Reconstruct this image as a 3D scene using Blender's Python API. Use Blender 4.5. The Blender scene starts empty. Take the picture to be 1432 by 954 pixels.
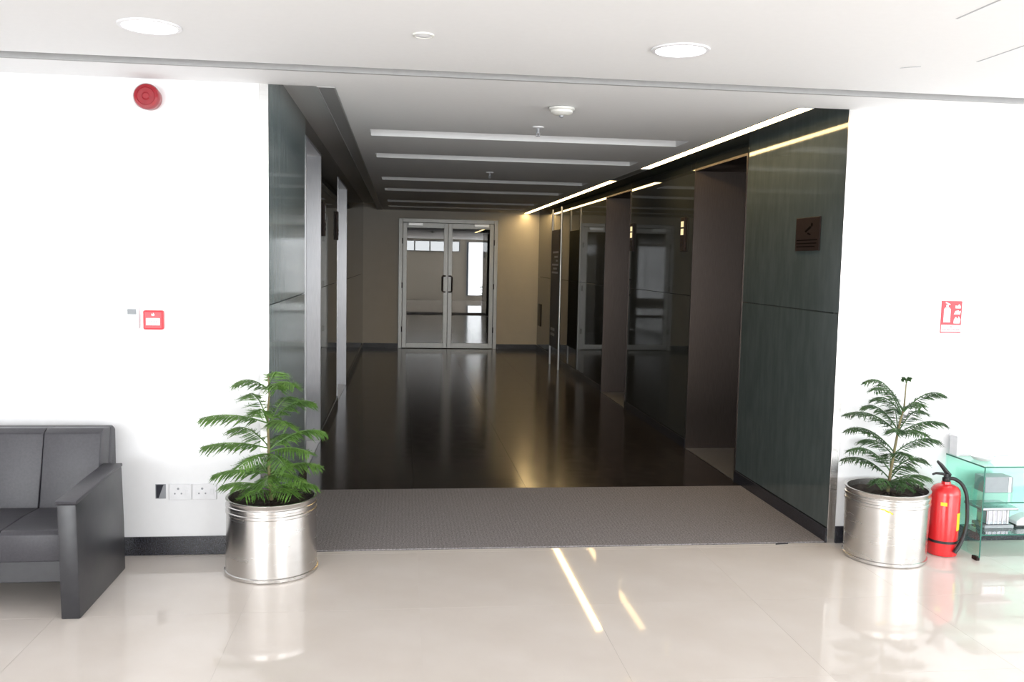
import bpy, bmesh, math, random
from mathutils import Vector, Matrix
C = bpy.context.scene.collection
SC = bpy.context.scene
PI = math.pi
rnd = random.Random(7)

# ------------------------------------------------------------------ camera
CAMLOC = Vector((0.7042, -4.9099, 1.6))
YAW, PITCH, ROLL, FPX = 0.1222, 0.0868, 0.0209, 1261.92
fw = Vector((math.sin(YAW)*math.cos(PITCH), math.cos(YAW)*math.cos(PITCH), -math.sin(PITCH)))
rt0 = Vector((math.cos(YAW), -math.sin(YAW), 0)); up0 = rt0.cross(fw)
rt = math.cos(ROLL)*rt0 + math.sin(ROLL)*up0
up = -math.sin(ROLL)*rt0 + math.cos(ROLL)*up0
cd = bpy.data.cameras.new('camera'); cam = bpy.data.objects.new('camera', cd); C.objects.link(cam)
cd.sensor_width = 36; cd.lens = 36*FPX/1432; cd.clip_start = .05; cd.clip_end = 200
m = Matrix((rt, up, -fw)).transposed().to_4x4(); m.translation = CAMLOC
cam.matrix_world = m
SC.camera = cam

# ------------------------------------------------------------------ world, light, exposure
W = bpy.data.worlds.new('world'); SC.world = W; W.use_nodes = True
W.node_tree.nodes['Background'].inputs[0].default_value = (.75, .87, 1, 1)
W.node_tree.nodes['Background'].inputs[1].default_value = .5
SC.view_settings.view_transform = 'Standard'; SC.view_settings.look = 'None'
SC.cycles.transparent_max_bounces = 32
SC.view_settings.exposure = 0.25; SC.view_settings.gamma = 1; SC.view_settings.use_curve_mapping = False

def window_light(name, loc, rot, sx, sy, radiance, col=(.95, .98, 1)):
    l = bpy.data.lights.new(name, 'AREA'); l.shape = 'RECTANGLE'; l.size = sx; l.size_y = sy
    l.energy = radiance*PI*sx*sy; l.color = col
    o = bpy.data.objects.new(name, l); C.objects.link(o); o.location = loc; o.rotation_euler = rot
    return o
# daylight through the lobby's windows: all but the clerestory added or widened for light
WIN = 11.0
window_light('added_daylight_left', (-2.7, -8.96, 1.3), (PI/2, 0, 0), 4.2, 2.2, WIN)
window_light('widened_daylight_back', (5.6, -8.96, 1.3), (PI/2, 0, 0), 4.4, 2.2, WIN)
window_light('daylight_clerestory', (1.5, -8.96, 2.2), (PI/2, 0, 0), 3.0, .42, 5)
window_light('added_daylight_right', (7.96, -4.3, 1.3), (PI/2, 0, PI/2), 6.4, 2.2, WIN*.38)

# ------------------------------------------------------------------ materials
def nodes(name):
    mt = bpy.data.materials.new(name); mt.use_nodes = True
    nt = mt.node_tree; b = nt.nodes['Principled BSDF']; return mt, nt, b
def mat(name, col, rough=.5, metal=0, col2=None, scale=30, detail=4, bump=0, bscale=None, stretch=(1, 1, 1),
        emit=None, estr=0, spec=.5, coat=0, rand=0, ramp=(.35, .65), rvar=0):
    mt, nt, b = nodes(name); L = nt.links.new
    b.inputs['Base Color'].default_value = (*col, 1); b.inputs['Roughness'].default_value = rough
    b.inputs['Metallic'].default_value = metal; b.inputs['Specular IOR Level'].default_value = spec
    if coat: b.inputs['Coat Weight'].default_value = coat; b.inputs['Coat Roughness'].default_value = .05
    if emit: b.inputs['Emission Color'].default_value = (*emit, 1); b.inputs['Emission Strength'].default_value = estr
    tc = nt.nodes.new('ShaderNodeTexCoord'); mp = nt.nodes.new('ShaderNodeMapping')
    L(tc.outputs['Object'], mp.inputs[0]); mp.inputs['Scale'].default_value = stretch
    n = nt.nodes.new('ShaderNodeTexNoise'); n.inputs['Scale'].default_value = scale; n.inputs['Detail'].default_value = detail
    L(mp.outputs[0], n.inputs['Vector'])
    r = nt.nodes.new('ShaderNodeValToRGB')
    r.color_ramp.elements[0].position, r.color_ramp.elements[1].position = ramp
    c2 = col2 or tuple(min(1, c*1.06) for c in col)
    r.color_ramp.elements[0].color = (*col, 1); r.color_ramp.elements[1].color = (*c2, 1)
    L(n.outputs['Fac'], r.inputs[0])
    out = r.outputs[0]
    if rand:
        oi = nt.nodes.new('ShaderNodeObjectInfo'); h = nt.nodes.new('ShaderNodeHueSaturation')
        mr = nt.nodes.new('ShaderNodeMapRange'); mr.inputs[3].default_value = 1-rand; mr.inputs[4].default_value = 1+rand
        L(oi.outputs['Random'], mr.inputs[0]); L(mr.outputs[0], h.inputs['Value']); L(out, h.inputs['Color']); out = h.outputs[0]
    L(out, b.inputs['Base Color'])
    if rvar:
        m2 = nt.nodes.new('ShaderNodeMapRange'); m2.inputs[3].default_value = max(0, rough-rvar); m2.inputs[4].default_value = rough+rvar
        L(n.outputs['Fac'], m2.inputs[0]); L(m2.outputs[0], b.inputs['Roughness'])
    if bump:
        n2 = nt.nodes.new('ShaderNodeTexNoise'); n2.inputs['Scale'].default_value = bscale or scale; n2.inputs['Detail'].default_value = 3
        L(mp.outputs[0], n2.inputs['Vector'])
        bp = nt.nodes.new('ShaderNodeBump'); bp.inputs['Strength'].default_value = bump; bp.inputs['Distance'].default_value = .004
        L(n2.outputs['Fac'], bp.inputs['Height']); L(bp.outputs[0], b.inputs['Normal'])
    return mt
def glass(name, tint, refl=.08, rough=.0, frescale=1.0):
    mt = bpy.data.materials.new(name); mt.use_nodes = True; nt = mt.node_tree; nt.nodes.clear(); L = nt.links.new
    o = nt.nodes.new('ShaderNodeOutputMaterial'); mx = nt.nodes.new('ShaderNodeMixShader')
    t = nt.nodes.new('ShaderNodeBsdfTransparent'); g = nt.nodes.new('ShaderNodeBsdfGlossy'); f = nt.nodes.new('ShaderNodeFresnel')
    t.inputs[0].default_value = (*tint, 1); g.inputs[0].default_value = (1, 1, 1, 1); g.inputs['Roughness'].default_value = rough
    f.inputs[0].default_value = 1.45
    ma = nt.nodes.new('ShaderNodeMath'); ma.operation = 'MULTIPLY_ADD'; ma.inputs[1].default_value = frescale; ma.inputs[2].default_value = refl
    ma.use_clamp = True
    ge = nt.nodes.new('ShaderNodeNewGeometry'); iv = nt.nodes.new('ShaderNodeMath'); iv.operation = 'SUBTRACT'; iv.inputs[0].default_value = 1
    ml = nt.nodes.new('ShaderNodeMath'); ml.operation = 'MULTIPLY'
    L(ge.outputs['Backfacing'], iv.inputs[1]); L(iv.outputs[0], ml.inputs[0]); L(ma.outputs[0], ml.inputs[1])
    L(f.outputs[0], ma.inputs[0]); L(ml.outputs[0], mx.inputs[0]); L(t.outputs[0], mx.inputs[1]); L(g.outputs[0], mx.inputs[2])
    L(mx.outputs[0], o.inputs[0]); return mt
def emis(name, col, s):
    mt = bpy.data.materials.new(name); mt.use_nodes = True; nt = mt.node_tree; nt.nodes.clear()
    o = nt.nodes.new('ShaderNodeOutputMaterial'); e = nt.nodes.new('ShaderNodeEmission')
    e.inputs[0].default_value = (*col, 1); e.inputs[1].default_value = s; nt.links.new(e.outputs[0], o.inputs[0]); return mt

M = {}
M['paint'] = mat('white_paint', (.86, .86, .87), .55, bump=.03, bscale=180, col2=(.87, .87, .88))
M['ceil'] = mat('ceiling_paint', (.84, .84, .845), .7, bump=.03, bscale=120, col2=(.85, .85, .855))
M['groove'] = mat('dark_grey_slot_metal', (.33, .33, .33), .6)
M['beige'] = mat('beige_paint', (.72, .66, .56), .6, col2=(.74, .68, .58), scale=8)
M['endpaint'] = mat('cream_paint', (.76, .71, .63), .5, col2=(.78, .73, .65), scale=6)
M['tile'] = mat('cream_floor_tile', (.71, .645, .59), .045, col2=(.75, .69, .64), scale=3, detail=8, rand=.012, bump=.01, bscale=5, spec=.5)
M['joint'] = mat('tile_joint', (.56, .52, .47), .5)
M['dark_tile'] = mat('dark_polished_stone_tile', (.020, .016, .014), .15, col2=(.05, .038, .032), scale=9, detail=9, rand=.05, spec=.5, rvar=.03, ramp=(.4, .7), bump=.012, bscale=6)
M['dark_joint'] = mat('dark_joint', (.012, .011, .010), .6)
M['slate_lit'] = mat('lit_grey_green_slate', (.22, .275, .28), .10, col2=(.255, .31, .315), scale=5, detail=9, stretch=(2, 2, .4), bump=.05, bscale=60, spec=.5, rand=.03, rvar=.03)  # same slate lightened; stronger light on the left panel put into its colour
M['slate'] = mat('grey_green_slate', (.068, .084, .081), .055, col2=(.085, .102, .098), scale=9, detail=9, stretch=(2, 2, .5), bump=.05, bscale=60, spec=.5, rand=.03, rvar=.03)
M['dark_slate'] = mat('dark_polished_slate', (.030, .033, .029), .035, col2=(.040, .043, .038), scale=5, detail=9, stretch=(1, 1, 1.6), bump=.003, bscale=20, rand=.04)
M['granite'] = mat('black_granite', (.012, .012, .016), .25, col2=(.07, .07, .085), scale=160, detail=6, ramp=(.45, .75))
M['steel'] = mat('brushed_stainless_steel', (.62, .61, .60), .24, 1, col2=(.70, .69, .68), scale=14, stretch=(1, 1, 30), bump=.03, bscale=30, rvar=.05)
M['jamb'] = mat('brushed_steel_lining', (.40, .40, .415), .22, 1, col2=(.45, .45, .465), scale=10, stretch=(30, 30, 1), bump=.04, bscale=20, rvar=.05)
def aniso(m, r, a):
    nt = m.node_tree; b = nt.nodes['Principled BSDF']; t = nt.nodes.new('ShaderNodeTangent'); t.direction_type = 'RADIAL'; t.axis = 'Z'
    for l in list(b.inputs['Roughness'].links): nt.links.remove(l)
    b.inputs['Roughness'].default_value = r; b.inputs['Anisotropic'].default_value = a; nt.links.new(t.outputs[0], b.inputs['Tangent'])
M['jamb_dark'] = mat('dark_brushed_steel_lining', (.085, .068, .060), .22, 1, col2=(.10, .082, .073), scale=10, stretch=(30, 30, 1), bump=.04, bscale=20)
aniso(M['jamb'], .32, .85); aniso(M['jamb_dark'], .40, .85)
M['pot'] = mat('polished_steel_pot', (.60, .58, .56), .27, 1, col2=(.63, .61, .59), scale=6, stretch=(1, 1, 6), rvar=.015)
M['alu'] = mat('satin_aluminium', (.60, .60, .59), .3, .9, scale=20)
M['alu_door'] = mat('door_aluminium', (.34, .34, .33), .35, .8, scale=20)
M['mat'] = None
M['leather'] = mat('black_leather', (.040, .039, .046), .42, col2=(.050, .048, .056), scale=90, bump=.12, bscale=260, spec=.45)
M['blackwood'] = mat('black_sofa_arm', (.026, .026, .030), .36, col2=(.033, .033, .037), scale=20, bump=.05, bscale=200)
M['black'] = mat('black_rubber', (.012, .012, .013), .45)
M['red'] = mat('red_enamel', (.68, .018, .022), .2, col2=(.72, .022, .026), scale=5, coat=.4)
M['deepred'] = mat('red_plastic', (.27, .005, .014), .25, col2=(.30, .006, .016), coat=.3)
M['redplate'] = mat('red_sign_face', (.72, .035, .05), .35)
M['white'] = mat('white_plastic', (.80, .80, .82), .35)
M['offwhite'] = mat('offwhite_plastic', (.70, .70, .66), .4)
M['grey'] = mat('grey_plastic', (.30, .31, .33), .35)
M['lcd'] = mat('grey_display', (.10, .11, .12), .2)
M['dark'] = mat('dark_void', (.02, .02, .03), .7)
M['yellow'] = mat('yellow_print', (.80, .62, .03), .5)
M['bronze'] = mat('brown_bronze_plate', (.020, .011, .009), .4, 0, col2=(.026, .015, .012), scale=40, spec=.2)
M['bronzedark'] = mat('bronze_relief', (.003, .0025, .0025), .6, spec=.05)
M['chrome'] = mat('chrome', (.42, .42, .45), .15, 1)
M['soil'] = mat('potting_soil', (.020, .013, .010), .9, col2=(.05, .034, .024), scale=60, bump=.8, bscale=70)
M['bark'] = mat('plant_stem', (.16, .12, .06), .7, col2=(.22, .20, .09), scale=40, bump=.3)
M['leaf'] = mat('pine_needles', (.055, .135, .022), .45, col2=(.13, .26, .045), scale=14, rand=.14)
M['leaf2'] = mat('dark_pine_needles', (.028, .075, .022), .45, col2=(.06, .14, .035), scale=14, rand=.14)
M['strip'] = emis('warm_light_strip', (1, .70, .32), 15)
M['unlit'] = mat('unlit_diffuser', (.22, .22, .22), .4)
M['lamp'] = emis('downlight_glow', (.93, .93, 1), 14)
M['glow'] = emis('indicator_glow', (1, .78, .42), 1.0)
M['door_glass'] = glass('door_glass', (.35, .37, .36), .09, .0)
M['tab_glass'] = glass('green_tinted_glass', (.83, .965, .925), .03)
M['tab_glass_clear'] = glass('pale_tinted_glass', (.93, .985, .965), .03)
M['glassedge'] = mat('dark_green_glass_edge', (.02, .13, .095), .15)
M['room'] = mat('dim_room_paint', (.30, .27, .22), .7)
M['alu_dark'] = mat('grey_slot_metal', (.42, .42, .42), .5, .2)
def carpet():
    mt, nt, b = nodes('grey_ribbed_carpet'); L = nt.links.new
    tc = nt.nodes.new('ShaderNodeTexCoord'); n = nt.nodes.new('ShaderNodeTexNoise'); n.inputs['Scale'].default_value = 130; n.inputs['Detail'].default_value = 5
    L(tc.outputs['Object'], n.inputs['Vector'])
    r = nt.nodes.new('ShaderNodeValToRGB'); r.color_ramp.elements[0].position = .3; r.color_ramp.elements[1].position = .7
    r.color_ramp.elements[0].color = (.15, .136, .137, 1); r.color_ramp.elements[1].color = (.39, .36, .362, 1)
    L(n.outputs['Fac'], r.inputs[0])
    w = nt.nodes.new('ShaderNodeTexWave'); w.wave_type = 'BANDS'; w.bands_direction = 'X'; w.inputs['Scale'].default_value = 14; w.inputs['Distortion'].default_value = 1.2
    L(tc.outputs['Object'], w.inputs['Vector'])
    mx = nt.nodes.new('ShaderNodeMix'); mx.data_type = 'RGBA'; mx.blend_type = 'MULTIPLY'; mx.inputs[0].default_value = .10
    L(r.outputs[0], mx.inputs[6]); L(w.outputs['Color'], mx.inputs[7]); L(mx.outputs[2], b.inputs['Base Color'])
    b.inputs['Roughness'].default_value = .95; b.inputs['Specular IOR Level'].default_value = .1
    bp = nt.nodes.new('ShaderNodeBump'); bp.inputs['Strength'].default_value = .8; bp.inputs['Distance'].default_value = .006
    L(n.outputs['Fac'], bp.inputs['Height']); L(bp.outputs[0], b.inputs['Normal']); return mt
M['mat'] = carpet()

# ------------------------------------------------------------------ mesh helpers
def B(): return bmesh.new()
def bx(bm, x0, x1, y0, y1, z0, z1, bev=0, seg=2):
    x0, x1 = sorted((x0, x1)); y0, y1 = sorted((y0, y1)); z0, z1 = sorted((z0, z1))
    r = bmesh.ops.create_cube(bm, size=1)
    for v in r['verts']:
        v.co = Vector(((x0+x1)/2+v.co.x*(x1-x0), (y0+y1)/2+v.co.y*(y1-y0), (z0+z1)/2+v.co.z*(z1-z0)))
    if bev:
        es = list({e for v in r['verts'] for e in v.link_edges})
        bmesh.ops.bevel(bm, geom=es, offset=bev, segments=seg, profile=.5, affect='EDGES')
    return bm
def prism(bm, poly, axis, a, b, bev=0):
    """polygon in the two other axes (order x,y,z without `axis`) swept from a to b"""
    def P(u, v, w):
        return {'x': (w, u, v), 'y': (u, w, v), 'z': (u, v, w)}[axis]
    v0 = [bm.verts.new(P(u, v, a)) for u, v in poly]; v1 = [bm.verts.new(P(u, v, b)) for u, v in poly]
    n = len(poly); fs = [bm.faces.new(v0), bm.faces.new(v1[::-1])]
    for i in range(n): fs.append(bm.faces.new((v0[i], v1[i], v1[(i+1) % n], v0[(i+1) % n])))
    bmesh.ops.recalc_face_normals(bm, faces=fs)
    if bev:
        es = list({e for f in fs for e in f.edges})
        bmesh.ops.bevel(bm, geom=es, offset=bev, segments=2, profile=.5, affect='EDGES')
    return bm
def lathe(bm, prof, seg=32, c=(0, 0, 0), axis='z', closed=False):
    rings = []
    for r, h in prof:
        ring = []
        for i in range(seg):
            a = 2*PI*i/seg; u, v = r*math.cos(a), r*math.sin(a)
            p = {'z': (u, v, h), 'y': (u, h, v), 'x': (h, u, v)}[axis]
            ring.append(bm.verts.new((p[0]+c[0], p[1]+c[1], p[2]+c[2])))
        rings.append(ring)
    fs = []
    for k in range(len(rings)-1):
        for i in range(seg):
            fs.append(bm.faces.new((rings[k][i], rings[k][(i+1) % seg], rings[k+1][(i+1) % seg], rings[k+1][i])))
    if not closed:
        fs.append(bm.faces.new(rings[0])); fs.append(bm.faces.new(rings[-1]))
    else:
        for i in range(seg):
            fs.append(bm.faces.new((rings[-1][i], rings[-1][(i+1) % seg], rings[0][(i+1) % seg], rings[0][i])))
    bmesh.ops.recalc_face_normals(bm, faces=fs); return bm
def tube(bm, pts, rad, seg=8):
    pts = [Vector(p) for p in pts]; n = len(pts); rings = []; prev = None
    for i, p in enumerate(pts):
        t = (pts[min(i+1, n-1)]-pts[max(i-1, 0)]).normalized()
        if prev is None: a = t.orthogonal().normalized()
        else: a = (prev-prev.dot(t)*t).normalized()
        prev = a; b = t.cross(a); r = rad[i] if isinstance(rad, (list, tuple)) else rad
        rings.append([bm.verts.new(p+r*(math.cos(2*PI*k/seg)*a+math.sin(2*PI*k/seg)*b)) for k in range(seg)])
    fs = []
    for k in range(n-1):
        for i in range(seg):
            fs.append(bm.faces.new((rings[k][i], rings[k][(i+1) % seg], rings[k+1][(i+1) % seg], rings[k+1][i])))
    fs.append(bm.faces.new(rings[0][::-1])); fs.append(bm.faces.new(rings[-1])); return bm
def obj(name, bm, m, parent=None, smooth=False, loc=None):
    me = bpy.data.meshes.new(name); bm.to_mesh(me); bm.free()
    o = bpy.data.objects.new(name, me); C.objects.link(o)
    if m is not None: me.materials.append(m)
    if smooth:
        for p in me.polygons: p.use_smooth = True
        try: me.set_sharp_from_angle(angle=math.radians(38))
        except Exception: pass
    if loc is not None: o.location = loc
    if parent is not None:
        o.parent = parent
        if parent.location.length > 0 and loc is None:      # mesh given in world coordinates
            o.matrix_parent_inverse = Matrix.Translation(-world_loc(parent))
    return o
def world_loc(o):
    v = Vector(o.location); p = o.parent
    if p is not None and o.matrix_parent_inverse != Matrix.Identity(4):
        return v + o.matrix_parent_inverse.translation + world_loc(p)
    return v + (world_loc(p) if p is not None else Vector((0, 0, 0)))
def empty(name, loc=(0, 0, 0)):
    o = bpy.data.objects.new(name, None); C.objects.link(o); o.location = loc; o.empty_display_size = .1; return o
def tag(o, label, cat, group=None, kind=None):
    o['label'] = label; o['category'] = cat
    if group: o['group'] = group
    if kind: o['kind'] = kind
    return o
def text(name, s, size, loc, rot, m, parent, depth=.0004):
    cu = bpy.data.curves.new(name, 'FONT'); cu.body = s; cu.size = size; cu.extrude = depth; cu.align_x = 'CENTER'; cu.align_y = 'CENTER'
    tmp = bpy.data.objects.new(name, cu); C.objects.link(tmp); cu.materials.append(m)
    me = bpy.data.meshes.new_from_object(tmp.evaluated_get(bpy.context.evaluated_depsgraph_get()))
    bpy.data.objects.remove(tmp); bpy.data.curves.remove(cu)
    o = bpy.data.objects.new(name, me); C.objects.link(o); o.location = loc; o.rotation_euler = rot; o['kind'] = 'stuff'
    o.parent = parent
    if parent.location.length > 0: o.matrix_parent_inverse = Matrix.Translation(-world_loc(parent))
    return o

# ------------------------------------------------------------------ setting
WD, H, LEN = 3.193, 2.498, 11.617        # corridor width, ceiling height, corridor length
ST = 'structure'
# lobby floor
fl = obj('floor', bx(B(), -5, 8, -9, 0, -.06, -.0009), M['joint'])
tag(fl, 'glossy cream tiled lobby floor in front of the corridor', 'floor', kind=ST)
me = None
for i in range(-5, 6):
    for k in range(4):
        x, y = .8+.8*i, -.05-.8*(k+1)
        if me is None:
            t = obj('tile', bx(B(), 0.0006, .7994, .0006, .7994, -.0012, 0), M['tile'], fl, loc=(x, y, 0)); me = t.data
        else:
            t = bpy.data.objects.new('tile', me); C.objects.link(t); t.parent = fl; t.location = (x, y, 0)
for i in range(-5, 6):
    obj('tile', bx(B(), .8+.8*i+.001, .8+.8*i+.799, -.049, 0, -.0035, 0), M['tile'], fl)
obj('far_tiling', bx(B(), -5, 8, -9, -3.251, -.0035, 0), M['tile'], fl)
obj('side_tiling', bx(B(), -5, -3.201, -3.249, 0, -.0035, 0), M['tile'], fl)
obj('side_tiling', bx(B(), 5.601, 8, -3.249, 0, -.0035, 0), M['tile'], fl)
# corridor floor
fc = obj('floor', bx(B(), -.7, 3.95, .002, LEN+4.4, -.06, -.003), M['dark_joint'])
tag(fc, 'dark brown polished stone corridor floor beyond the grey mat', 'floor', kind=ST)
me = None
for i in range(4):
    for k in range(15):
        x, y = .0+.798*i, .002+.8*k
        if y+.8 > LEN+.3: continue
        if me is None:
            t = obj('tile', bx(B(), .001, .797, .001, .799, -.0025, 0), M['dark_tile'], fc, loc=(x, y, 0)); me = t.data
        else:
            t = bpy.data.objects.new('tile', me); C.objects.link(t); t.parent = fc; t.location = (x, y, 0)
obj('far_tiling', bx(B(), -.7, 3.95, LEN-.41, LEN+4.4, -.0028, -.0005), M['dark_tile'], fc)
# ceiling (lobby part with groove, corridor part with recessed slots and side coves)
cb = B()
bx(cb, -5, 8, -9, -.52, H, H+.2); bx(cb, -5, 8, -.37, .002, H, H+.2); bx(cb, -5, 8, -.52, -.37, H+.07, H+.2)
XL, XR = .345, 2.895
SLOTS = [(1.50, 1.83), (2.90, 3.23), (5.08, 5.45), (6.62, 7.02), (8.86, 9.28), (10.3, 10.62)]
y = .002
for a, b in SLOTS:
    bx(cb, XL, XR, y, a, H, H+.02); y = b
    bx(cb, XL, .47, a, b, H, H+.02); bx(cb, 2.75, XR, a, b, H, H+.02)
    bx(cb, .45, 2.77, a-.02, a, H+.02, H+.14); bx(cb, .45, 2.77, b, b+.02, H+.02, H+.14)
    bx(cb, .45, .47, a, b, H+.02, H+.14); bx(cb, 2.75, 2.77, a, b, H+.02, H+.14); bx(cb, .45, 2.77, a-.02, b+.02, H+.14, H+.16)
bx(cb, XL, XR, y, LEN, H, H+.02)
bx(cb, XL, XL+.02, .002, LEN, H+.02, H+.12); bx(cb, XR-.02, XR, .002, LEN, H+.02, H+.12)
bx(cb, -.1, XL+.02, .002, LEN, H+.11, H+.2); bx(cb, XR-.02, WD+.1, .002, LEN, H+.11, H+.2); bx(cb, XL, XR, .002, LEN, H+.17, H+.2)
ce = tag(obj('ceiling', cb, M['ceil']), 'white plaster ceiling with recessed cross slots over lobby and corridor', 'ceiling', kind=ST)
gv = obj('groove_lining', bx(B(), -5, 8, -.392, -.371, H-.001, H+.068), M['groove'], ce)
for k in range(2):
    a, b = [((2.655, -1.82), (2.665, -2.2)), ((3.14, -1.22), (3.12, -1.62))][k]
    obj('ceiling_seam', bx(B(), a[0]-.004, a[0]+.004, b[1], a[1], H-.001, H+.002), M['grey'], ce)
obj('ceiling_crack', prism(B(), [(2.895, -1.035), (2.915, -1.055), (2.965, -1.085), (2.962, -1.09), (2.912, -1.065), (2.893, -1.045)], 'z', H-.001, H+.002), M['grey'], ce)
# front walls
wl = tag(obj('wall_front_left', bx(B(), -5, -.043, 0, .15, 0, H), M['paint']), 'white painted lobby wall behind black sofa and left plant', 'wall', kind=ST)
wr = tag(obj('wall_front_right', bx(B(), WD+.043, 8, 0, .15, 0, H), M['paint']), 'white painted lobby wall behind glass table and right plant', 'wall', kind=ST)
tag(obj('baseboard_front_left', bx(B(), -5, -.045, -.012, 0, 0, .1, .002), M['granite']), 'black granite skirting between sofa and left pot', 'baseboard', kind=ST)
tag(obj('baseboard_front_right', bx(B(), WD+.045, 8, -.012, 0, 0, .1, .002), M['granite']), 'black granite skirting behind right pot and extinguisher', 'baseboard', kind=ST)
tag(obj('trim_1', bx(B(), -.043, .003, -.006, 0, 0, H, .001), M['steel']), 'polished steel corner strip on left edge of corridor opening', 'trim', kind=ST)
tag(obj('trim_2', bx(B(), WD-.003, WD+.043, -.006, 0, 0, H, .001), M['steel']), 'polished steel corner strip on right edge of corridor opening', 'trim', kind=ST)
# lobby's other walls, behind the viewer
bw = B(); bx(bw, -.5, 3.3, -9.1, -9, 0, 1.97); bx(bw, -.5, 3.3, -9.1, -9, 2.43, H); bx(bw, -.5, -.05, -9.1, -9, 1.97, 2.43); bx(bw, 3.05, 3.3, -9.1, -9, 1.97, 2.43)
for a, b in ((-5, -.5), (3.3, 8)): bx(bw, a, b, -9.1, -9, 0, .18); bx(bw, a, b, -9.1, -9, 2.42, H)
tag(obj('wall_back', bw, M['beige']), 'beige lobby wall with windows added or widened for light behind the viewer', 'wall', kind=ST)
tag(obj('wall_left', bx(B(), -5.1, -5, -9.1, .15, 0, H), M['paint']), 'white lobby end wall beyond the sofa', 'wall', kind=ST)
rw = B(); bx(rw, 8, 8.1, -9.1, .15, 0, .18); bx(rw, 8, 8.1, -9.1, .15, 2.42, H); bx(rw, 8, 8.1, -1.05, .15, .18, 2.42); bx(rw, 8, 8.1, -9.1, -7.6, .18, 2.42)
tag(obj('wall_right', rw, M['paint']), 'white lobby end wall with added windows beyond glass table', 'wall', kind=ST)
def win(name, x0, x1, z0, z1, n, axis, at, label):
    w = obj(name, B(), M['alu']); fb = B()
    def bar(a, b, c, d):
        if axis == 'y': bx(fb, a, b, at-.06, at, c, d)
        else: bx(fb, at, at+.06, a, b, c, d)
    bar(x0, x1, z0, z0+.04); bar(x0, x1, z1-.04, z1)
    for i in range(n+1):
        x = x0+(x1-x0)*i/n; bar(max(x0, x-.025), min(x1, x+.025), z0+.04, z1-.04)
    fb.to_mesh(w.data); fb.free(); tag(w, label, 'window', kind=ST)
win('window_1', -5, -.5, .18, 2.42, 4, 'y', -8.93, 'added wide lobby window behind the viewer on sofa side')  # extra glazing, added to brighten the lobby
win('window_2', 3.3, 8, .18, 2.42, 4, 'y', -8.93, 'lobby window widened for light behind the viewer on table side')  # tall pane stretched sideways to let in more light
win('window_3', -.05, 3.05, 1.97, 2.43, 5, 'y', -8.93, 'high strip window in beige wall behind the viewer')
win('window_4', -7.6, -1.05, .18, 2.42, 6, 'x', 7.9, 'added long lobby window in the end wall beyond glass table')  # unseen side glazing, added as a light source

# ------------------------------------------------------------------ corridor side walls: slabs between lift openings
OPL = [(1.845, 3.065), (5.15, 6.70)]; OPR = [(1.485, 2.685), (4.87, 6.09)]
ZO = 2.43; ZL = 2.485
def side_wall(name, x, sgn, ops, label, mats):
    e = empty(name); tag(e, label, 'wall', kind=ST)
    xa, xb = (x-.043*sgn, x) if sgn > 0 else (x, x+.043)
    ys = [0.0]
    for a, b in ops: ys += [a, b]
    ys.append(LEN)
    secs = [(ys[i], ys[i+1]) for i in range(0, len(ys), 2)]
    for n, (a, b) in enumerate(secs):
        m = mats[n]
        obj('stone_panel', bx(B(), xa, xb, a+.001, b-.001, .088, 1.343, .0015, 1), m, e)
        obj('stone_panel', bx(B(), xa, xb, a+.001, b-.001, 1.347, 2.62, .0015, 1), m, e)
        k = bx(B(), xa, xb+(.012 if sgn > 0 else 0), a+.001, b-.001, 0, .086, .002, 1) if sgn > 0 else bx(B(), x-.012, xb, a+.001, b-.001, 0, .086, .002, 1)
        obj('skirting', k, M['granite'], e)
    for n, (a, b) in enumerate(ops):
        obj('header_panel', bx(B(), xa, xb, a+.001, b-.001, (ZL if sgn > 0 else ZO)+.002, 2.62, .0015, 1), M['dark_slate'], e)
    # backing so that joints stay dark
    bb = B(); xc = xa-.02 if sgn > 0 else xb+.02
    for a, b in secs: bx(bb, *(sorted((xc, xa if sgn > 0 else xb))), a+.001, b-.001, 0, 2.62)
    obj('backing', bb, M['dark'], e)
    return e
swl = side_wall('wall_corridor_left', 0, 1, OPL, 'grey green stone corridor wall beside the left plant', [M['slate_lit'], M['dark_slate'], M['dark_slate']])
swr = side_wall('wall_corridor_right', WD, -1, OPR, 'grey green stone corridor wall carrying the brown plaque', [M['slate'], M['dark_slate'], M['dark_slate']])
def lift(x, sgn, a, b, depth, label):
    """steel lined lift entrance; sgn +1: recess goes to -x"""
    zt = ZL if sgn > 0 else ZO
    jm = M['jamb'] if sgn > 0 else M['jamb_dark']
    e = empty('elevator_entrance', (x, (a+b)/2, 0)); tag(e, label, 'elevator', 'lift entrances along the corridor')
    xi = x-sgn*depth; xo = x+sgn*.006
    lo, hi = sorted((xi, xo))
    obj('jamb', bx(B(), lo, hi, a, a+.018, 0, zt, .001, 1), jm, e)
    obj('jamb', bx(B(), lo, hi, b-.018, b, 0, zt, .001, 1), jm, e)
    obj('head_lining', bx(B(), lo, hi, a+.018, b-.018, zt-.018, zt), jm, e)
    mid = (a+b)/2; l2, h2 = sorted((xi, xi-sgn*.03))
    for c, d in ((a+.0, mid-.002), (mid+.002, b-.0)):
        obj('door_leaf', bx(B(), l2, h2, c, d, .012, zt, .001, 1), jm, e)
    obj('sill', bx(B(), *sorted((xi-sgn*.03, x-sgn*.001)), a+.018, b-.018, 0.0, .006), M['alu'], e)
    return e
lift(0, 1, *OPL[0], .32, 'steel lined lift entrance nearest the left potted plant')
lift(0, 1, *OPL[1], .32, 'second, farther lift entrance along the corridor side of the sofa')
lift(WD, -1, *OPR[0], .62, 'tall steel lined lift entrance next to the brown wall plaque')
lift(WD, -1, *OPR[1], .62, 'farther steel lined lift entrance before the directory board')

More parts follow.
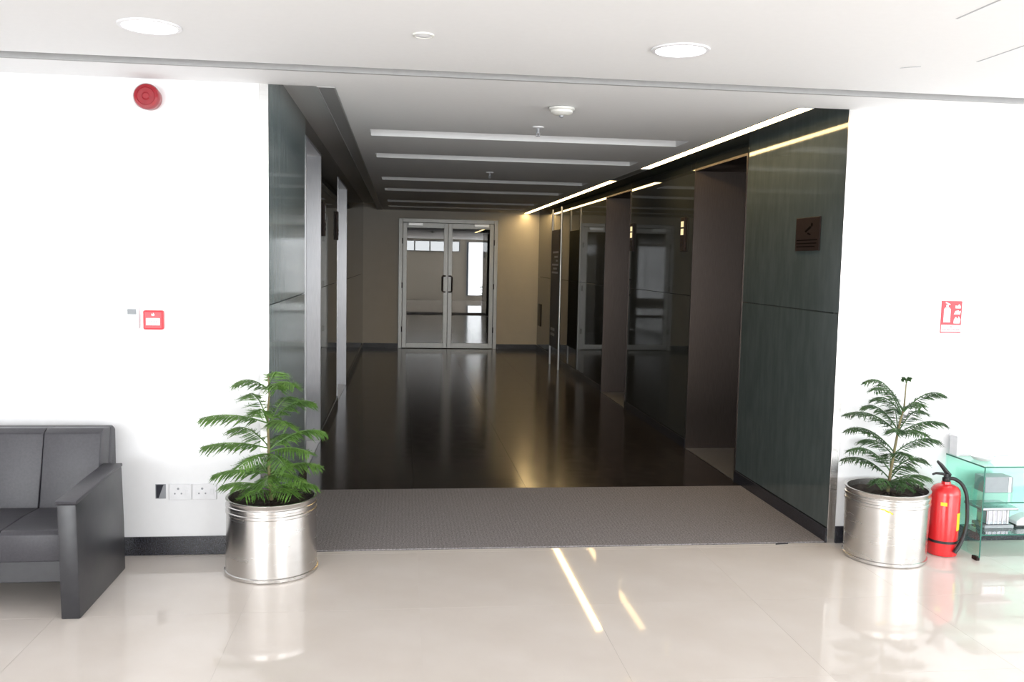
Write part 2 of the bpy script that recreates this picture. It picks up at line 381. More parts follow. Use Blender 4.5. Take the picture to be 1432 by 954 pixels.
# end wall with double glass door
ew = B(); DX0, DX1, DZ = .635, 2.435, 2.355
bx(ew, -.05, DX0, LEN, LEN+.12, 0, H+.12); bx(ew, DX1, WD+.05, LEN, LEN+.12, 0, H+.12); bx(ew, DX0, DX1, LEN, LEN+.12, DZ, H+.12)
tag(obj('wall_end', ew, M['endpaint']), 'cream painted wall around the double glass door', 'wall', kind=ST)
sk = B(); bx(sk, .013, DX0-.003, LEN-.012, LEN, 0, .09, .002); bx(sk, DX1+.003, WD-.013, LEN-.012, LEN, 0, .09, .002)
tag(obj('baseboard_end', sk, M['granite']), 'black skirting along the corridor end wall', 'baseboard', kind=ST)
dr = empty('door_1', (1.535, LEN, 0)); tag(dr, 'double glass door with aluminium frame at corridor end', 'door', kind=ST)
f = B(); y0, y1 = LEN-.03, LEN+.06
bx(f, DX0, DX0+.07, y0, y1, 0, DZ, .004); bx(f, DX1-.07, DX1, y0, y1, 0, DZ, .004); bx(f, DX0+.07, DX1-.07, y0, y1, DZ-.07, DZ, .004)
obj('door_frame', f, M['alu_door'], dr)
XM = 1.528
for s, (a, b) in enumerate(((DX0+.073, XM-.002), (XM+.002, DX1-.073))):
    lf = B(); z0, z1 = .008, DZ-.073; ya, yb = LEN-.01, LEN+.035
    bx(lf, a, a+.075, ya, yb, z0, z1, .003); bx(lf, b-.075, b, ya, yb, z0, z1, .003)
    bx(lf, a+.075, b-.075, ya, yb, z0, .10, .003); bx(lf, a+.075, b-.075, ya, yb, 2.19, z1, .003)
    leaf = obj('door_leaf', lf, M['alu_door'], dr)
    obj('pane', bx(B(), a+.07, b-.07, LEN+.010, LEN+.016, .095, 2.195), M['door_glass'], leaf)
    hx = XM-.10 if s == 0 else XM+.075
    hb = B(); px = hx-.0 if s == 0 else hx+.0
    sx = 1 if s == 0 else -1
    tube(hb, [(px+.055*sx, LEN-.01, 1.33), (px+.052*sx, LEN-.05, 1.33), (px+.02*sx, LEN-.065, 1.33), (px, LEN-.065, 1.31), (px, LEN-.065, 1.06), (px+.02*sx, LEN-.065, 1.04), (px+.052*sx, LEN-.05, 1.04), (px+.055*sx, LEN-.01, 1.04)], .013, 8)
    obj('pull_handle', hb, M['bronze'], leaf, True)
    cx0 = a+.10 if s == 0 else b-.36
    obj('door_closer', bx(B(), cx0, cx0+.26, LEN-.055, LEN-.012, 2.225, 2.28, .004), M['alu'], leaf)
    for hz in (.35, 1.15, 1.95):
        hx2 = a-.012 if s == 0 else b-.0
        obj('hinge', lathe(B(), [(.009, hz-.05), (.009, hz+.05)], 8, (hx2+.006, LEN-.036, 0)), M['bronze'], leaf)
# dim room beyond the door
rm = B(); bx(rm, -.6, -.5, LEN+.12, LEN+4.4, 0, 2.7); bx(rm, 3.8, 3.9, LEN+.12, LEN+4.4, 0, 2.7); bx(rm, -.6, 3.9, LEN+4.3, LEN+4.4, 0, 2.7); bx(rm, -.6, 3.9, LEN+.12, LEN+4.4, 2.6, 2.7)
bx(rm, -.6, -.05, LEN+.01, LEN+.12, 0, 2.7); bx(rm, WD+.05, 3.9, LEN+.01, LEN+.12, 0, 2.7)
tag(obj('wall_office', rm, M['room']), 'dim room seen through the double glass door', 'wall', kind=ST)

# ------------------------------------------------------------------ corridor fittings
def strip(x0, x1, y0, y1, m, label, group=None):
    e = empty('ceiling_light_strip', ((x0+x1)/2, (y0+y1)/2, H)); tag(e, label, 'light', group)
    hb = B(); bx(hb, x0, x0+.006, y0, y1, H-.003, H+.06); bx(hb, x1-.006, x1, y0, y1, H-.003, H+.06); bx(hb, x0+.006, x1-.006, y0, y1, H+.04, H+.06)
    bx(hb, x0+.006, x1-.006, y0, y0+.006, H-.003, H+.04); bx(hb, x0+.006, x1-.006, y1-.006, y1, H-.003, H+.04)
    obj('housing', hb, M['alu_dark'], e)
    obj('diffuser', bx(B(), x0+.006, x1-.006, y0+.006, y1-.006, H-.001, H+.03), m, e)
strip(2.897, 2.989, .01, 3.42, M['strip'], 'lit ceiling light strip nearer the lobby, over the first lift on the bright side')
strip(2.897, 2.989, 4.70, LEN-.02, M['strip'], 'lit ceiling light strip farther down the corridor, ending at the end wall')
strip(2.897, 2.989, 3.45, 4.67, M['unlit'], 'short unlit length of ceiling strip between the two lit ones')
strip(.25, .343, .01, LEN-.02, M['unlit'], 'long unlit grey ceiling strip over the dark side of the corridor')
# sign plaque
pq = empty('wall_plaque', (WD-.006, .44, 1.815)); tag(pq, 'brown square wall plaque with dark pictogram and lines of small text', 'sign')
obj('plate', bx(B(), WD-.01, WD-.001, .275, .605, 1.71, 1.915, .002), M['bronze'], pq)
pg = B()
prism(pg, [(.40, 1.862), (.385, 1.852), (.455, 1.822), (.475, 1.83)], 'x', WD-.0115, WD-.010); lathe(pg, [(.012, WD-.0115), (.012, WD-.010)], 14, (0, .38, 1.868), 'x')
prism(pg, [(.43, 1.822), (.39, 1.812), (.395, 1.805), (.44, 1.813)], 'x', WD-.0115, WD-.010)
obj('pictogram', pg, M['bronzedark'], pq)
for z, a in ((1.772, .30), (1.752, .31), (1.732, .33)):
    obj('text_line', bx(B(), WD-.0108, WD-.010, a, .585, z, z+.007), M['bronzedark'], pq)
def indicator(x, sgn, y, z, label, lit='glow'):
    e = empty('lift_indicator', (x, y, z)); tag(e, label, 'panel')
    a, b = sorted((x, x+sgn*.022))
    obj('plate', bx(B(), a, b, y-.055, y+.055, z-.15, z+.15, .003), M['bronze'], e)
    xs = x+sgn*.023
    for k, (dz, hh) in enumerate(((.065, .05), (-.005, .055))):
        ap, bp = sorted((xs-.001*sgn, xs+.002*sgn))
        obj('lit_display', bx(B(), ap, bp, y-.035, y+.035, z+dz, z+dz+hh), M[lit], e)
    gb = B(); lathe(gb, [(.013, xs-.001), (.013, xs+.004*sgn)], 12, (0, y, z-.05), 'x'); lathe(gb, [(.013, xs-.001), (.013, xs+.004*sgn)], 12, (0, y, z-.09), 'x')
    obj('buttons', gb, M['dark'], e)
indicator(WD, -1, 2.93, 1.88, 'dark lift indicator panel with two lit squares beside nearer lift past the plaque')
indicator(WD, -1, 4.74, 1.90, 'dark lift indicator panel with lit squares just before the farther lift')
indicator(0, 1, 3.30, 1.95, 'dark lift indicator panel past the near lift by the left plant', 'grey')
indicator(0, 1, 4.92, 1.95, 'dark lift indicator panel before the far lift on the dark side', 'grey')
# directory board between two steel posts
db = empty('directory_board', (3.05, 8.85, 0)); tag(db, 'tall dark directory board held between two slim steel posts', 'sign')
for yy in (8.43, 9.22):
    obj('post', lathe(B(), [(.017, 0), (.017, 2.44)], 12, (3.05, yy, 0)), M['alu'], db, True)
obj('board', bx(B(), 3.035, 3.065, 8.45, 9.2, .30, 2.11, .003), M['bronze'], db)
for z, a, b in ((1.77, 8.55, 9.05), (1.70, 8.6, 8.9), (1.64, 8.6, 8.75), (1.58, 8.55, 9.1), (1.52, 8.65, 9.0), (1.46, 8.55, 9.1)):
    obj('text_line', bx(B(), 3.032, 3.036, a, b, z-.014, z+.014), M['grey'], db)
for z in (.50, .58): obj('text_line', bx(B(), 3.032, 3.036, 8.75, 9.1, z-.02, z+.02), M['grey'], db)
wp = obj('wall_panel', bx(B(), WD-.012, WD-.001, 11.15, 11.42, .46, .86, .002), M['bronze']); tag(wp, 'narrow dark wall panel low beside the corridor end', 'access_panel')  # plain dark slab for a small wall panel
# smoke detector, sprinklers, small ceiling disc, downlights
sd = empty('smoke_detector', (1.607, .32, H)); tag(sd, 'offwhite round smoke detector under the corridor ceiling', 'detector')
obj('base', lathe(B(), [(.052, H), (.074, H-.004), (.076, H-.016), (.070, H-.02)], 32, (1.607, .32, 0)), M['offwhite'], sd, True)
obj('head', lathe(B(), [(.066, H-.02), (.064, H-.032), (.045, H-.044), (.03, H-.047)], 32, (1.607, .32, 0)), M['offwhite'], sd, True)
obj('sensor_tip', lathe(B(), [(.014, H-.047), (.013, H-.056), (.006, H-.06)], 16, (1.607, .32, 0)), M['grey'], sd, True)
def sprinkler(x, y, label):
    e = empty('sprinkler', (x, y, H)); tag(e, label, 'sprinkler')
    obj('escutcheon', lathe(B(), [(.04, H), (.038, H-.006), (.018, H-.012)], 24, (x, y, 0)), M['white'], e, True)
    obj('nozzle', lathe(B(), [(.009, H-.012), (.009, H-.04), (.006, H-.045)], 12, (x, y, 0)), M['grey'], e, True)
    fr = B(); tube(fr, [(x-.009, y, H-.035), (x-.012, y, H-.048), (x, y, H-.06)], .0025, 6); tube(fr, [(x+.009, y, H-.035), (x+.012, y, H-.048), (x, y, H-.06)], .0025, 6)
    obj('yoke', fr, M['grey'], e, True)
    obj('deflector', lathe(B(), [(.014, H-.060), (.014, H-.062)], 16, (x, y, 0)), M['grey'], e)
sprinkler(1.587, 1.10, 'ceiling sprinkler nearer the lobby, just past the smoke detector')
sprinkler(1.567, 4.23, 'small farther ceiling sprinkler deep in the corridor')
cdk = empty('ceiling_speaker', (.778, -1.2, H)); tag(cdk, 'small white round disc flush in the lobby ceiling', 'speaker')
obj('rim', lathe(B(), [(.034, H), (.044, H), (.042, H-.006), (.036, H-.007)], 28, (.778, -1.2, 0), closed=True), M['offwhite'], cdk, True)
obj('cover', lathe(B(), [(.035, H), (.035, H-.004), (.015, H-.009)], 28, (.778, -1.2, 0)), M['white'], cdk, True)
def downlight(x, y, label):
    e = empty('downlight', (x, y, H)); tag(e, label, 'light')
    obj('trim_ring', lathe(B(), [(.100, H-.0005), (.122, H-.0005), (.120, H-.006), (.104, H-.008)], 40, (x, y, 0), closed=True), M['white'], e, True)
    obj('lens', lathe(B(), [(.101, H-.0005), (.101, H-.004)], 40, (x, y, 0)), M['lamp'], e)
downlight(-.292, -1.12, 'round lit downlight in the lobby ceiling above the red alarm sounder')
downlight(1.845, -1.17, 'round lit downlight in the lobby ceiling before the corridor opening')

# ------------------------------------------------------------------ wall fittings, lobby
so = empty('alarm_sounder', (-.588, 0, 2.40)); tag(so, 'round red fire alarm sounder high on the white wall', 'alarm')
c = (-.588, 0, 2.398)
obj('base', lathe(B(), [(.055, 0), (.060, -.004), (.060, -.03), (.056, -.034)], 36, c, 'y'), M['deepred'], so, True)
obj('dome', lathe(B(), [(.050, -.034), (.064, -.045), (.065, -.07), (.058, -.082), (.045, -.086), (.042, -.082), (.02, -.082), (.014, -.088), (.004, -.088)], 36, c, 'y'), M['deepred'], so, True)
th = empty('thermostat', (-.695, 0, 1.27)); tag(th, 'white wall thermostat with small grey display beside the red call point', 'thermostat')
obj('case', bx(B(), -.735, -.655, -.018, 0, 1.215, 1.33, .004), M['white'], th)
obj('display', bx(B(), -.712, -.668, -.0195, -.0175, 1.29, 1.318), M['lcd'], th)
obj('button', bx(B(), -.705, -.675, -.020, -.0175, 1.245, 1.256, .001), M['white'], th)
cp = empty('call_point', (-.582, 0, 1.262)); tag(cp, 'red square break glass fire call point on the white wall', 'alarm')
obj('case', bx(B(), -.632, -.532, -.03, 0, 1.212, 1.312, .008, 3), M['redplate'], cp)
obj('glass_plate', bx(B(), -.617, -.547, -.032, -.0295, 1.235, 1.273, .001), M['white'], cp)
dt = B()
for k in range(4): bx(dt, -.603+k*.0115, -.597+k*.0115, -.0328, -.0318, 1.251, 1.257)
obj('printed_marks', dt, M['grey'], cp)
fb = B(); prism(fb, [(-.588, 1.284), (-.576, 1.284), (-.573, 1.291), (-.58, 1.301), (-.582, 1.294), (-.590, 1.296)], 'y', -.0315, -.0295)
obj('flame_mark', fb, M['white'], cp)
# open back box and two sockets
ob = empty('switch_box', (-.56, 0, .347)); tag(ob, 'open dark electrical back box low in the white wall', 'socket')
r = B(); x0, x1, z0, z1 = -.588, -.535, .307, .385
bx(r, x0, x1, -.004, -.0005, z1-.003, z1); bx(r, x0, x1, -.004, -.0005, z0, z0+.003); bx(r, x0, x0+.003, -.004, -.0005, z0+.003, z1-.003); bx(r, x1-.003, x1, -.004, -.0005, z0+.003, z1-.003)
obj('rim', r, M['grey'], ob)
obj('cavity', bx(B(), x0+.003, x1-.003, -.002, -.0004, z0+.003, z1-.003), M['dark'], ob)
obj('conduit_plate', prism(B(), [(-.572, .31), (-.538, .31), (-.538, .382), (-.548, .378)], 'y', -.0032, -.002), M['grey'], ob)
def socket(x0, x1, label, dark):
    e = empty('wall_socket', ((x0+x1)/2, 0, .343)); tag(e, label, 'socket')
    obj('plate', bx(B(), x0, x1, -.010, 0, .300, .386, .003), M['white'], e)
    h = B(); xc = (x0+x1)/2-(.012 if dark else .01)
    lathe(h, [(.006, -.0112), (.006, -.0098)], 12, (xc, 0, .361), 'y')
    for dx in (-.017, .017): lathe(h, [(.0045, -.0112), (.0045, -.0098)], 12, (xc+dx, 0, .335), 'y')
    obj('pin_holes', h, M['grey'], e)
    obj('rocker_switch', bx(B(), x1-.032, x1-.014, -.0125, -.0095, .328, .358, .002), M['white'], e)
socket(-.518, -.402, 'white three pin wall socket nearer the open dark back box', False)
socket(-.396, -.272, 'white three pin wall socket nearer the left potted plant', True)
# fire sign
fs = empty('fire_sign', (3.884, 0, 1.335)); tag(fs, 'red extinguisher sign with white pictograms on the white wall', 'sign')
obj('plate', bx(B(), 3.820, 3.947, -.004, 0, 1.243, 1.430, .001), M['redplate'], fs)
w = B()
prism(w, [(3.835, 1.305), (3.876, 1.305), (3.876, 1.382), (3.868, 1.392), (3.843, 1.392), (3.835, 1.382)], 'y', -.0052, -.004)
bx(w, 3.848, 3.862, -.0052, -.004, 1.395, 1.408); prism(w, [(3.842, 1.418), (3.870, 1.406), (3.874, 1.411), (3.846, 1.424)], 'y', -.0052, -.004)
obj('extinguisher_pictogram', w, M['white'], fs)
w = B()
prism(w, [(3.898, 1.300), (3.936, 1.300), (3.941, 1.322), (3.928, 1.342), (3.925, 1.325), (3.910, 1.338), (3.900, 1.322)], 'y', -.0052, -.004)
prism(w, [(3.898, 1.352), (3.936, 1.352), (3.940, 1.374), (3.930, 1.368), (3.926, 1.376), (3.906, 1.372)], 'y', -.0052, -.004)
prism(w, [(3.905, 1.388), (3.938, 1.388), (3.938, 1.400), (3.928, 1.412), (3.920, 1.402), (3.905, 1.404)], 'y', -.0052, -.004)
obj('flame_pictogram', w, M['white'], fs)
obj('caption_band', bx(B(), 3.823, 3.944, -.0052, -.004, 1.250, 1.290), M['white'], fs)
text('lettering', 'FIRE\nEXTINGUISHER', .0165, (3.8835, -.0056, 1.2705), (PI/2, 0, 0), M['redplate'], fs)

# ------------------------------------------------------------------ mat
tag(obj('floor_mat', bx(B(), .013, WD-.013, .004, 1.33, 0, .007, .002), M['mat']), 'wide grey carpet mat across the corridor entrance', 'mat')
bl = tag(obj('rubber_scrap', prism(B(), [(2.87, -.02), (2.95, -.012), (2.955, .0), (2.90, .0), (2.88, -.006)], 'z', 0.0, .005), M['black']), 'small black scrap lying at the front edge of grey mat', 'scrap')

# ------------------------------------------------------------------ potted plants
def branch_mesh(d, dz, seed, scale=1.0):
    """one drooping feathery branch: spine from origin to (dx,dy,dz), twigs with needles on both sides"""
    r = random.Random(seed); bm = bmesh.new()
    tip = Vector((d[0], d[1], dz)); h = Vector((d[0], d[1], 0)); Lh = h.length
    ctrl = Vector((d[0]*.55, d[1]*.55, max(dz*1.15+.035, dz*.6+.045)))
    N = 12
    pts = [ctrl*(2*t*(1-t)) + tip*(t*t) for t in [i/N for i in range(N+1)]]
    tube(bm, pts, [.0042-.003*i/N for i in range(N+1)], 5)
    hd = h.normalized(); side = Vector((-hd.y, hd.x, 0))
    nt = int(26*max(.6, Lh/.28))
    def blade(a, b, w, nrm):
        dirv = (b-a).normalized(); s = dirv.cross(nrm)
        s = s.normalized() if s.length > 1e-5 else dirv.orthogonal().normalized()
        v = [bm.verts.new(a), bm.verts.new(a.lerp(b, .35)+s*w), bm.verts.new(b), bm.verts.new(a.lerp(b, .35)-s*w)]
        bm.faces.new(v)
    for i in range(nt):
        t = .14+.84*i/(nt-1); p = ctrl*(2*t*(1-t)) + tip*(t*t)
        tang = (ctrl*(2-4*t)+tip*(2*t)).normalized()
        env = math.sin(PI*min(1, (t*.92+.06)))**.6
        for sgn in (-1, 1):
            ln = scale*(.030+.045*env)*r.uniform(.8, 1.15)
            dr = (side*sgn*.85 + tang*r.uniform(.45, .75) + Vector((0, 0, -1))*r.uniform(.12, .5)).normalized()
            q0 = p; q1 = p+dr*ln*.55; q2 = p+dr*ln+Vector((0, 0, -ln*.18))
            blade(q0, q1+(q1-q0)*.1, .0042, Vector((0, 0, 1))); blade(q0.lerp(q1, .8), q2, .0036, Vector((0, 0, 1)))
            blade(q0, q2, .0032, side)
            for k in range(7):
                u = .15+.8*k/6; c = q0.lerp(q1, u*2) if u < .5 else q1.lerp(q2, u*2-1)
                o = Vector((r.uniform(-1, 1), r.uniform(-1, 1), r.uniform(-.5, 1)))+dr*.9
                blade(c, c+o.normalized()*.012*scale, .0012, Vector((r.random(), r.random(), r.random())))
    return bm
def plant(cx, cy, R0, R1, hp, trunk, branches, label, leafm, seed, band):
    e = empty('potted_plant', (cx, cy, 0)); tag(e, label, 'plant')
    prof = [(R0-.012, 0), (R0-.004, .002), (R0, .006), (R0, .020), (R0-.006, .024)]
    prof += [(R0-.006+(R1-R0)*k/6, .024+(hp-.10)*k/6) for k in range(1, 7)]
    zt = hp-.076
    prof += [(R1-.002, zt+.004), (R1-.002, zt+.016), (R1-.006, zt+.020), (R1-.006, zt+.030), (R1-.002, zt+.034), (R1-.002, zt+.046), (R1-.006, zt+.05),
             (R1-.006, hp-.012), (R1-.002, hp-.006), (R1-.002, hp), (R1-.008, hp+.002), (R1-.016, hp-.002), (R1-.016, hp-.10), (0.01, hp-.10)]
    obj('pot', lathe(B(), prof, 64, (cx, cy, 0)), M['pot'], e, True)
    sb = B(); r = random.Random(seed); Rr = R1-.017; zs = hp-.045
    rings = [[sb.verts.new((cx+Rr*k/7*math.cos(2*PI*i/28), cy+Rr*k/7*math.sin(2*PI*i/28), zs+r.uniform(-.008, .012)+(.012 if k < 3 else 0))) for i in range(28)] for k in range(1, 8)]
    cv = sb.verts.new((cx, cy, zs+.02))
    for i in range(28): sb.faces.new((cv, rings[0][i], rings[0][(i+1) % 28]))
    for k in range(6):
        for i in range(28): sb.faces.new((rings[k][i], rings[k+1][i], rings[k+1][(i+1) % 28], rings[k][(i+1) % 28]))
    obj('soil', sb, M['soil'], e, True)
    tp = [(cx+dx, cy, z) for dx, z in trunk]
    obj('stem', tube(B(), tp, [.0095-.0065*i/(len(tp)-1) for i in range(len(tp))], 8), M['bark'], e, True)
    def tx(z):
        for (a, za), (b, zb) in zip(trunk, trunk[1:]):
            if za <= z <= zb: return a+(b-a)*(z-za)/(zb-za)
        return trunk[-1][0]
    for n, (z0, tdx, tz, dy) in enumerate(branches):
        x0 = tx(z0)
        obj('branch', branch_mesh((tdx-x0, dy), tz-z0, seed*100+n, .3 if abs(tdx-x0) < .04 and z0 > .9 and seed == 5 else (1.2 if seed == 3 else 1.0)), leafm, e, loc=(x0, 0, z0))
    if band:
        obj('yellow_tape', band, M['yellow'], e)
    return e
plant(.052, -.262, .235, .229, .388, [(.0, .33), (-.012, .5), (-.015, .65), (-.02, .8), (-.012, .9), (-.015, 1.0)], [
    (.93, -.175, .965, .03), (.94, .125, .965, -.08), (.95, .02, 1.0, .12), (.93, .05, .96, -.13),
    (.76, -.34, .79, -.02), (.77, -.14, .885, .14), (.75, .21, .86, .03), (.76, .11, .78, -.2), (.76, -.05, .84, -.16), (.74, .09, .86, .2),
    (.63, -.335, .645, -.02), (.64, -.215, .71, .12), (.62, .265, .71, .02), (.61, .20, .63, -.1), (.60, -.13, .58, -.2), (.62, .06, .66, .22), (.6, .1, .575, -.22),
    (.50, -.285, .50, -.02), (.50, .24, .54, 0), (.49, .17, .50, -.16), (.49, -.1, .50, .18), (.48, .0, .49, -.2),
    (.42, -.25, .435, .02), (.42, .22, .43, .02), (.40, .12, .43, -.14), (.40, -.11, .42, -.13), (.42, .03, .47, .17)],
    'bright green potted pine in steel pot beside the sofa and lift wall', M['leaf'], 3, None)
yb = B()
for k in range(7):
    a0 = math.radians(232+2.4*k); a1 = math.radians(232+2.4*(k+1)); rr = .2235
    z0 = .318-.0035*k+(.006 if k in (2, 5) else 0); z1 = .318-.0035*(k+1)
    vs = [yb.verts.new((3.41+rr*math.cos(a), -.245+rr*math.sin(a), z)) for a, z in ((a0, z0), (a1, z1), (a1, z1+.009), (a0, z0+.007))]
    yb.faces.new(vs)
plant(3.41, -.245, .224, .228, .393, [(.0, .33), (.01, .46), (.03, .62), (.05, .76), (.07, .84), (.072, .9), (.075, 1.0)], [
    (.82, -.155, .985, .02), (.80, -.15, .95, -.06), (.81, .30, .915, 0), (.80, -.02, .87, .16), (.98, .095, .995, .0), (.98, .052, .995, .0), (.82, .10, .87, -.12),
    (.70, -.27, .805, 0), (.71, -.12, .83, .10), (.70, .24, .805, .08), (.69, .305, .755, -.02), (.69, .10, .72, -.18), (.69, -.06, .73, -.14), (.70, .12, .80, .2),
    (.59, -.25, .715, .02), (.58, .285, .655, 0), (.57, -.06, .62, .2), (.57, .0, .60, -.18),
    (.48, -.235, .605, .0), (.47, .215, .545, .0), (.48, .10, .54, .18),
    (.44, -.25, .545, .04), (.43, .175, .49, .06), (.41, -.14, .445, -.12), (.41, .14, .44, -.10), (.41, .01, .43, -.17), (.42, .23, .45, -.02)],
    'darker thin branched potted pine in steel pot beside the fire extinguisher', M['leaf2'], 5, yb)

# ------------------------------------------------------------------ fire extinguisher
ex, ey = 3.772, -.225
fe = empty('fire_extinguisher', (ex, ey, 0)); tag(fe, 'red fire extinguisher standing between right pot and glass table', 'extinguisher')
obj('cylinder', lathe(B(), [(.070, 0), (.078, .004), (.080, .02), (.080, .35), (.076, .372), (.064, .390), (.045, .400), (.026, .404), (.024, .418)], 40, (ex, ey, 0)), M['red'], fe, True)
obj('valve', lathe(B(), [(.020, .418), (.022, .422), (.022, .438), (.015, .442), (.015, .462)], 20, (ex, ey, 0)), M['black'], fe, True)
hd = B()
tube(hd, [(ex+.022, ey, .452), (ex-.005, ey, .475), (ex-.035, ey, .51), (ex-.06, ey, .533)], [.010, .013, .011, .007], 8)
tube(hd, [(ex+.022, ey, .448), (ex-.03, ey, .462), (ex-.065, ey, .465), (ex-.085, ey, .458)], [.008, .008, .007, .006], 8)
obj('handle', hd, M['black'], fe, True)
hs = B(); pts = []
ctl = [(ex+.012, -.0, .435), (ex+.045, -.01, .432), (ex+.078, -.03, .405), (ex+.098, -.045, .35), (ex+.102, -.055, .27), (ex+.092, -.072, .19), (ex+.068, -.085, .12), (ex+.035, -.092, .06), (ex+.012, -.092, .03)]
for i in range(len(ctl)-1):
    p0, p1, p2, p3 = [Vector(ctl[min(max(j, 0), len(ctl)-1)]) for j in (i-1, i, i+1, i+2)]
    for k in range(5):
        t = k/5; q = .5*((2*p1)+(p2-p0)*t+(2*p0-5*p1+4*p2-p3)*t*t+(3*p1-p0-3*p2+p3)*t**3); pts.append((q.x, ey+q.y, q.z))
tube(hs, pts, [.0105]*(len(pts)-8)+[.012]*8, 10); obj('hose', hs, M['black'], fe, True)
obj('strap', lathe(B(), [(.0805, .076), (.083, .076), (.083, .090), (.0805, .090)], 36, (ex, ey, 0), closed=True), M['black'], fe, True)
def wrap(a0, a1, z0, z1, rr, n=8):
    b = B(); v = []
    for k in range(n+1):
        a = math.radians(a0+(a1-a0)*k/n); v.append((b.verts.new((ex+rr*math.cos(a), ey+rr*math.sin(a), z0)), b.verts.new((ex+rr*math.cos(a), ey+rr*math.sin(a), z1))))
    for k in range(n): b.faces.new((v[k][0], v[k+1][0], v[k+1][1], v[k][1]))
    return b
obj('yellow_label', wrap(292, 345, .150, .25, .0806), M['yellow'], fe, True)
obj('gold_emblem', wrap(222, 246, .292, .312, .0806), M['yellow'], fe, True)

# ------------------------------------------------------------------ glass table with models
TX0, TX1, TY0, TY1, TZ = 3.895, 4.80, -.375, -.02, .535
gt = empty('glass_table', ((TX0+TX1)/2, (TY0+TY1)/2, 0)); tag(gt, 'low greenish glass table with two shelves beside the extinguisher', 'table')
def pane(name, x0, x1, y0, y1, z0, z1, m=None):
    o = obj(name, bx(B(), x0, x1, y0, y1, z0, z1), m or M['tab_glass'], gt); return o
def edge(o, *boxes):
    b = B()
    for q in boxes: bx(b, *q)
    k = obj('polished_edge', b, M['glassedge'], o)
T = .008
o = pane('top_pane', TX0, TX1, TY0, TY1, TZ-T, TZ, M['tab_glass_clear']); edge(o, (TX0, TX1, TY0-.001, TY0, TZ-T, TZ), (TX0-.001, TX0, TY0, TY1, TZ-T, TZ))
for xs in (TX0, TX1-T):
    o = pane('side_pane', xs, xs+T, TY0, TY1, .02, TZ-T); edge(o, (xs, xs+T, TY0-.001, TY0, .02, TZ-T))
pane('back_pane', TX0+T, TX1-T, TY1-T, TY1, .15, TZ-T)
for z in (.332, .150):
    o = pane('shelf_pane', TX0+T, TX1-T, TY0+.01, TY1-T, z-T, z); edge(o, (TX0+T, TX1-T, TY0+.009, TY0+.01, z-T, z))
for xs in (TX0, TX1-T):
    for yy in (TY0+.02, TY1-.06):
        obj('foot', bx(B(), xs-.006, xs+T+.006, yy-.012, yy+.035, 0, .022, .003), M['bronze'], gt)
# things on and in the table
def part_lathe(name, prof, c, m, p, seg=28): return obj(name, lathe(B(), prof, seg, c), m, p, True)
st = empty('metal_pedestal', (4.09, -.2, .150)); tag(st, 'silver metal pedestal with flat wide top on the lower glass shelf', 'model')
obj('base_plate', bx(B(), 4.0, 4.18, -.26, -.14, .150, .168, .003), M['grey'], st)
obj('column', bx(B(), 4.018, 4.160, -.245, -.155, .168, .262, .004), M['chrome'], st)
cbm = B()
for k in range(5): bx(cbm, 4.030+k*.028, 4.036+k*.028, -.249, -.2445, .172, .258)
obj('fluting', cbm, M['alu'], st)
obj('wide_top', bx(B(), 3.955, 4.175, -.30, -.12, .262, .280, .006), M['chrome'], st)
md = empty('metal_model', (4.265, -.2, .150)); tag(md, 'small dark and white model beside the silver pedestal', 'model')
obj('body', prism(B(), [(4.205, .160), (4.34, .160), (4.34, .205), (4.285, .222), (4.235, .205), (4.205, .185)], 'y', -.25, -.17, .006), M['white'], md)
obj('underside', bx(B(), 4.20, 4.345, -.245, -.175, .150, .166, .003), M['black'], md)
gb = empty('grey_box', (4.15, -.12, .332)); tag(gb, 'grey box standing on the upper shelf under the glass top', 'box')
obj('body', bx(B(), 4.05, 4.225, -.17, -.07, .332, .425, .004), M['grey'], gb)
obj('white_edge_strip', bx(B(), 4.195, 4.21, -.1725, -.17, .334, .423), M['white'], gb)
wb = empty('white_carton', (4.06, -.1, TZ)); tag(wb, 'flat white carton on the glass table against the wall', 'box')
obj('body', bx(B(), 3.905, 4.235, -.105, -.03, TZ, TZ+.105, .003), M['white'], wb)
obj('lid', bx(B(), 3.901, 4.239, -.109, -.026, TZ+.105, TZ+.118, .003), M['white'], wb)
dsh = empty('white_dish', (3.985, -.235, TZ)); tag(dsh, 'shallow white oval dish at the near corner of the glass top', 'dish')
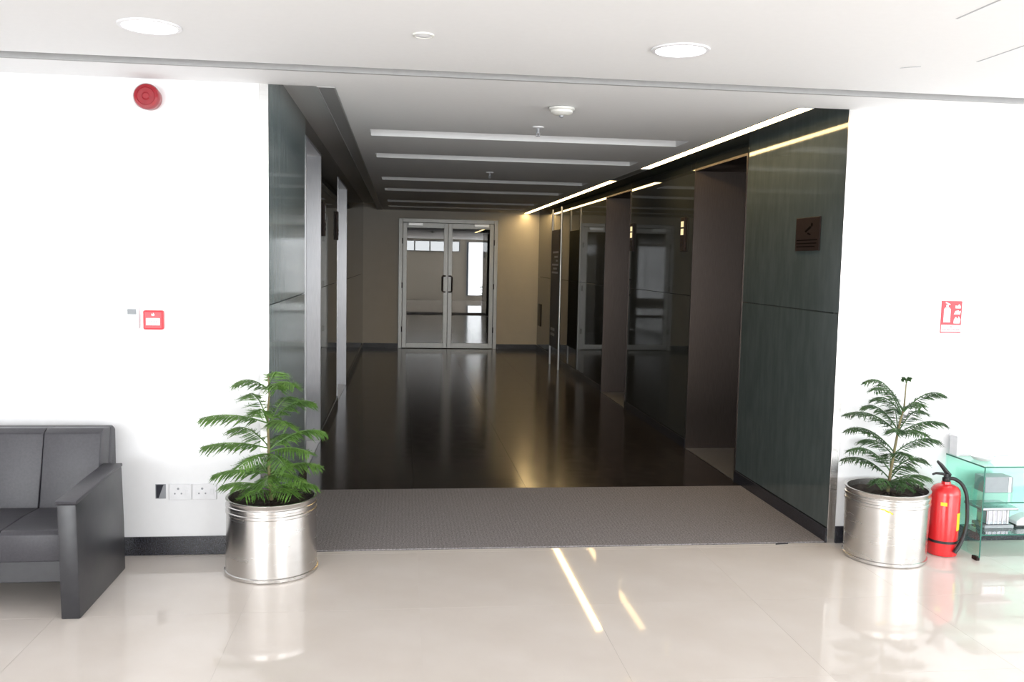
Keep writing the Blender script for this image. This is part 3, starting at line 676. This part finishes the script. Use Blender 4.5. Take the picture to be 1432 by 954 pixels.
dm = lathe(B(), [(.03, 0), (.05, .004), (.075, .022), (.078, .026), (.074, .026), (.048, .009), (.004, .007)], 32)
for v in dm.verts: v.co = Vector((3.985+v.co.x*.8, -.215+v.co.y*1.0, TZ+v.co.z))
obj('bowl', dm, M['white'], dsh, True)

# ------------------------------------------------------------------ sofa
sf = empty('sofa', (-1.57, -.5, 0)); tag(sf, 'black leather sofa with boxy arms against the white wall', 'sofa')
SX0, SX1 = -2.39, -.768
def arm(x0, x1):
    a = obj('arm', prism(B(), [(-.872, 0), (-.215, 0), (-.222, .25), (-.250, .540), (-.45, .537), (-.895, .518)], 'x', x0, x1, .006), M['blackwood'], sf, True)
    obj('arm_cap', prism(B(), [(-.898, .519), (-.45, .538), (-.25, .541), (-.25, .557), (-.45, .555), (-.905, .537)], 'x', x0-.004, x1+.004, .004), M['leather'], a, True)
arm(-.764, -.684); arm(-2.474, -2.394)
def cushion(bm, x0, x1, poly, bev):
    prism(bm, poly, 'x', x0, x1)
    bmesh.ops.bevel(bm, geom=list(bm.edges), offset=bev, segments=3, profile=.5, affect='EDGES'); return bm
n = 6; wd = (SX1-SX0)/n
for k in range(n):
    a, b = SX0+wd*k+.001, SX0+wd*(k+1)-.001
    obj('back_cushion', cushion(B(), a, b, [(-.375, .345), (-.22, .34), (-.14, .722), (-.245, .734), (-.285, .715)], .006), M['leather'], sf, True)
    obj('seat_cushion', cushion(B(), a, b, [(-.81, .24), (-.30, .24), (-.30, .36), (-.55, .375), (-.79, .378), (-.81, .36)], .006), M['leather'], sf, True)
obj('back_frame', prism(B(), [(-.30, .12), (-.05, .12), (-.06, .70), (-.10, .722), (-.142, .72), (-.225, .36), (-.30, .30)], 'x', SX0, SX1, .008), M['leather'], sf, True)
obj('base_rail', bx(B(), SX0, SX1, -.79, -.30, .14, .238, .004), M['blackwood'], sf)
for x in (SX0+.1, SX1-.1):
    for yy in (-.34, -.15): obj('leg', bx(B(), x-.03, x+.03, yy-.03, yy+.03, 0, .14, .003), M['black'], sf)
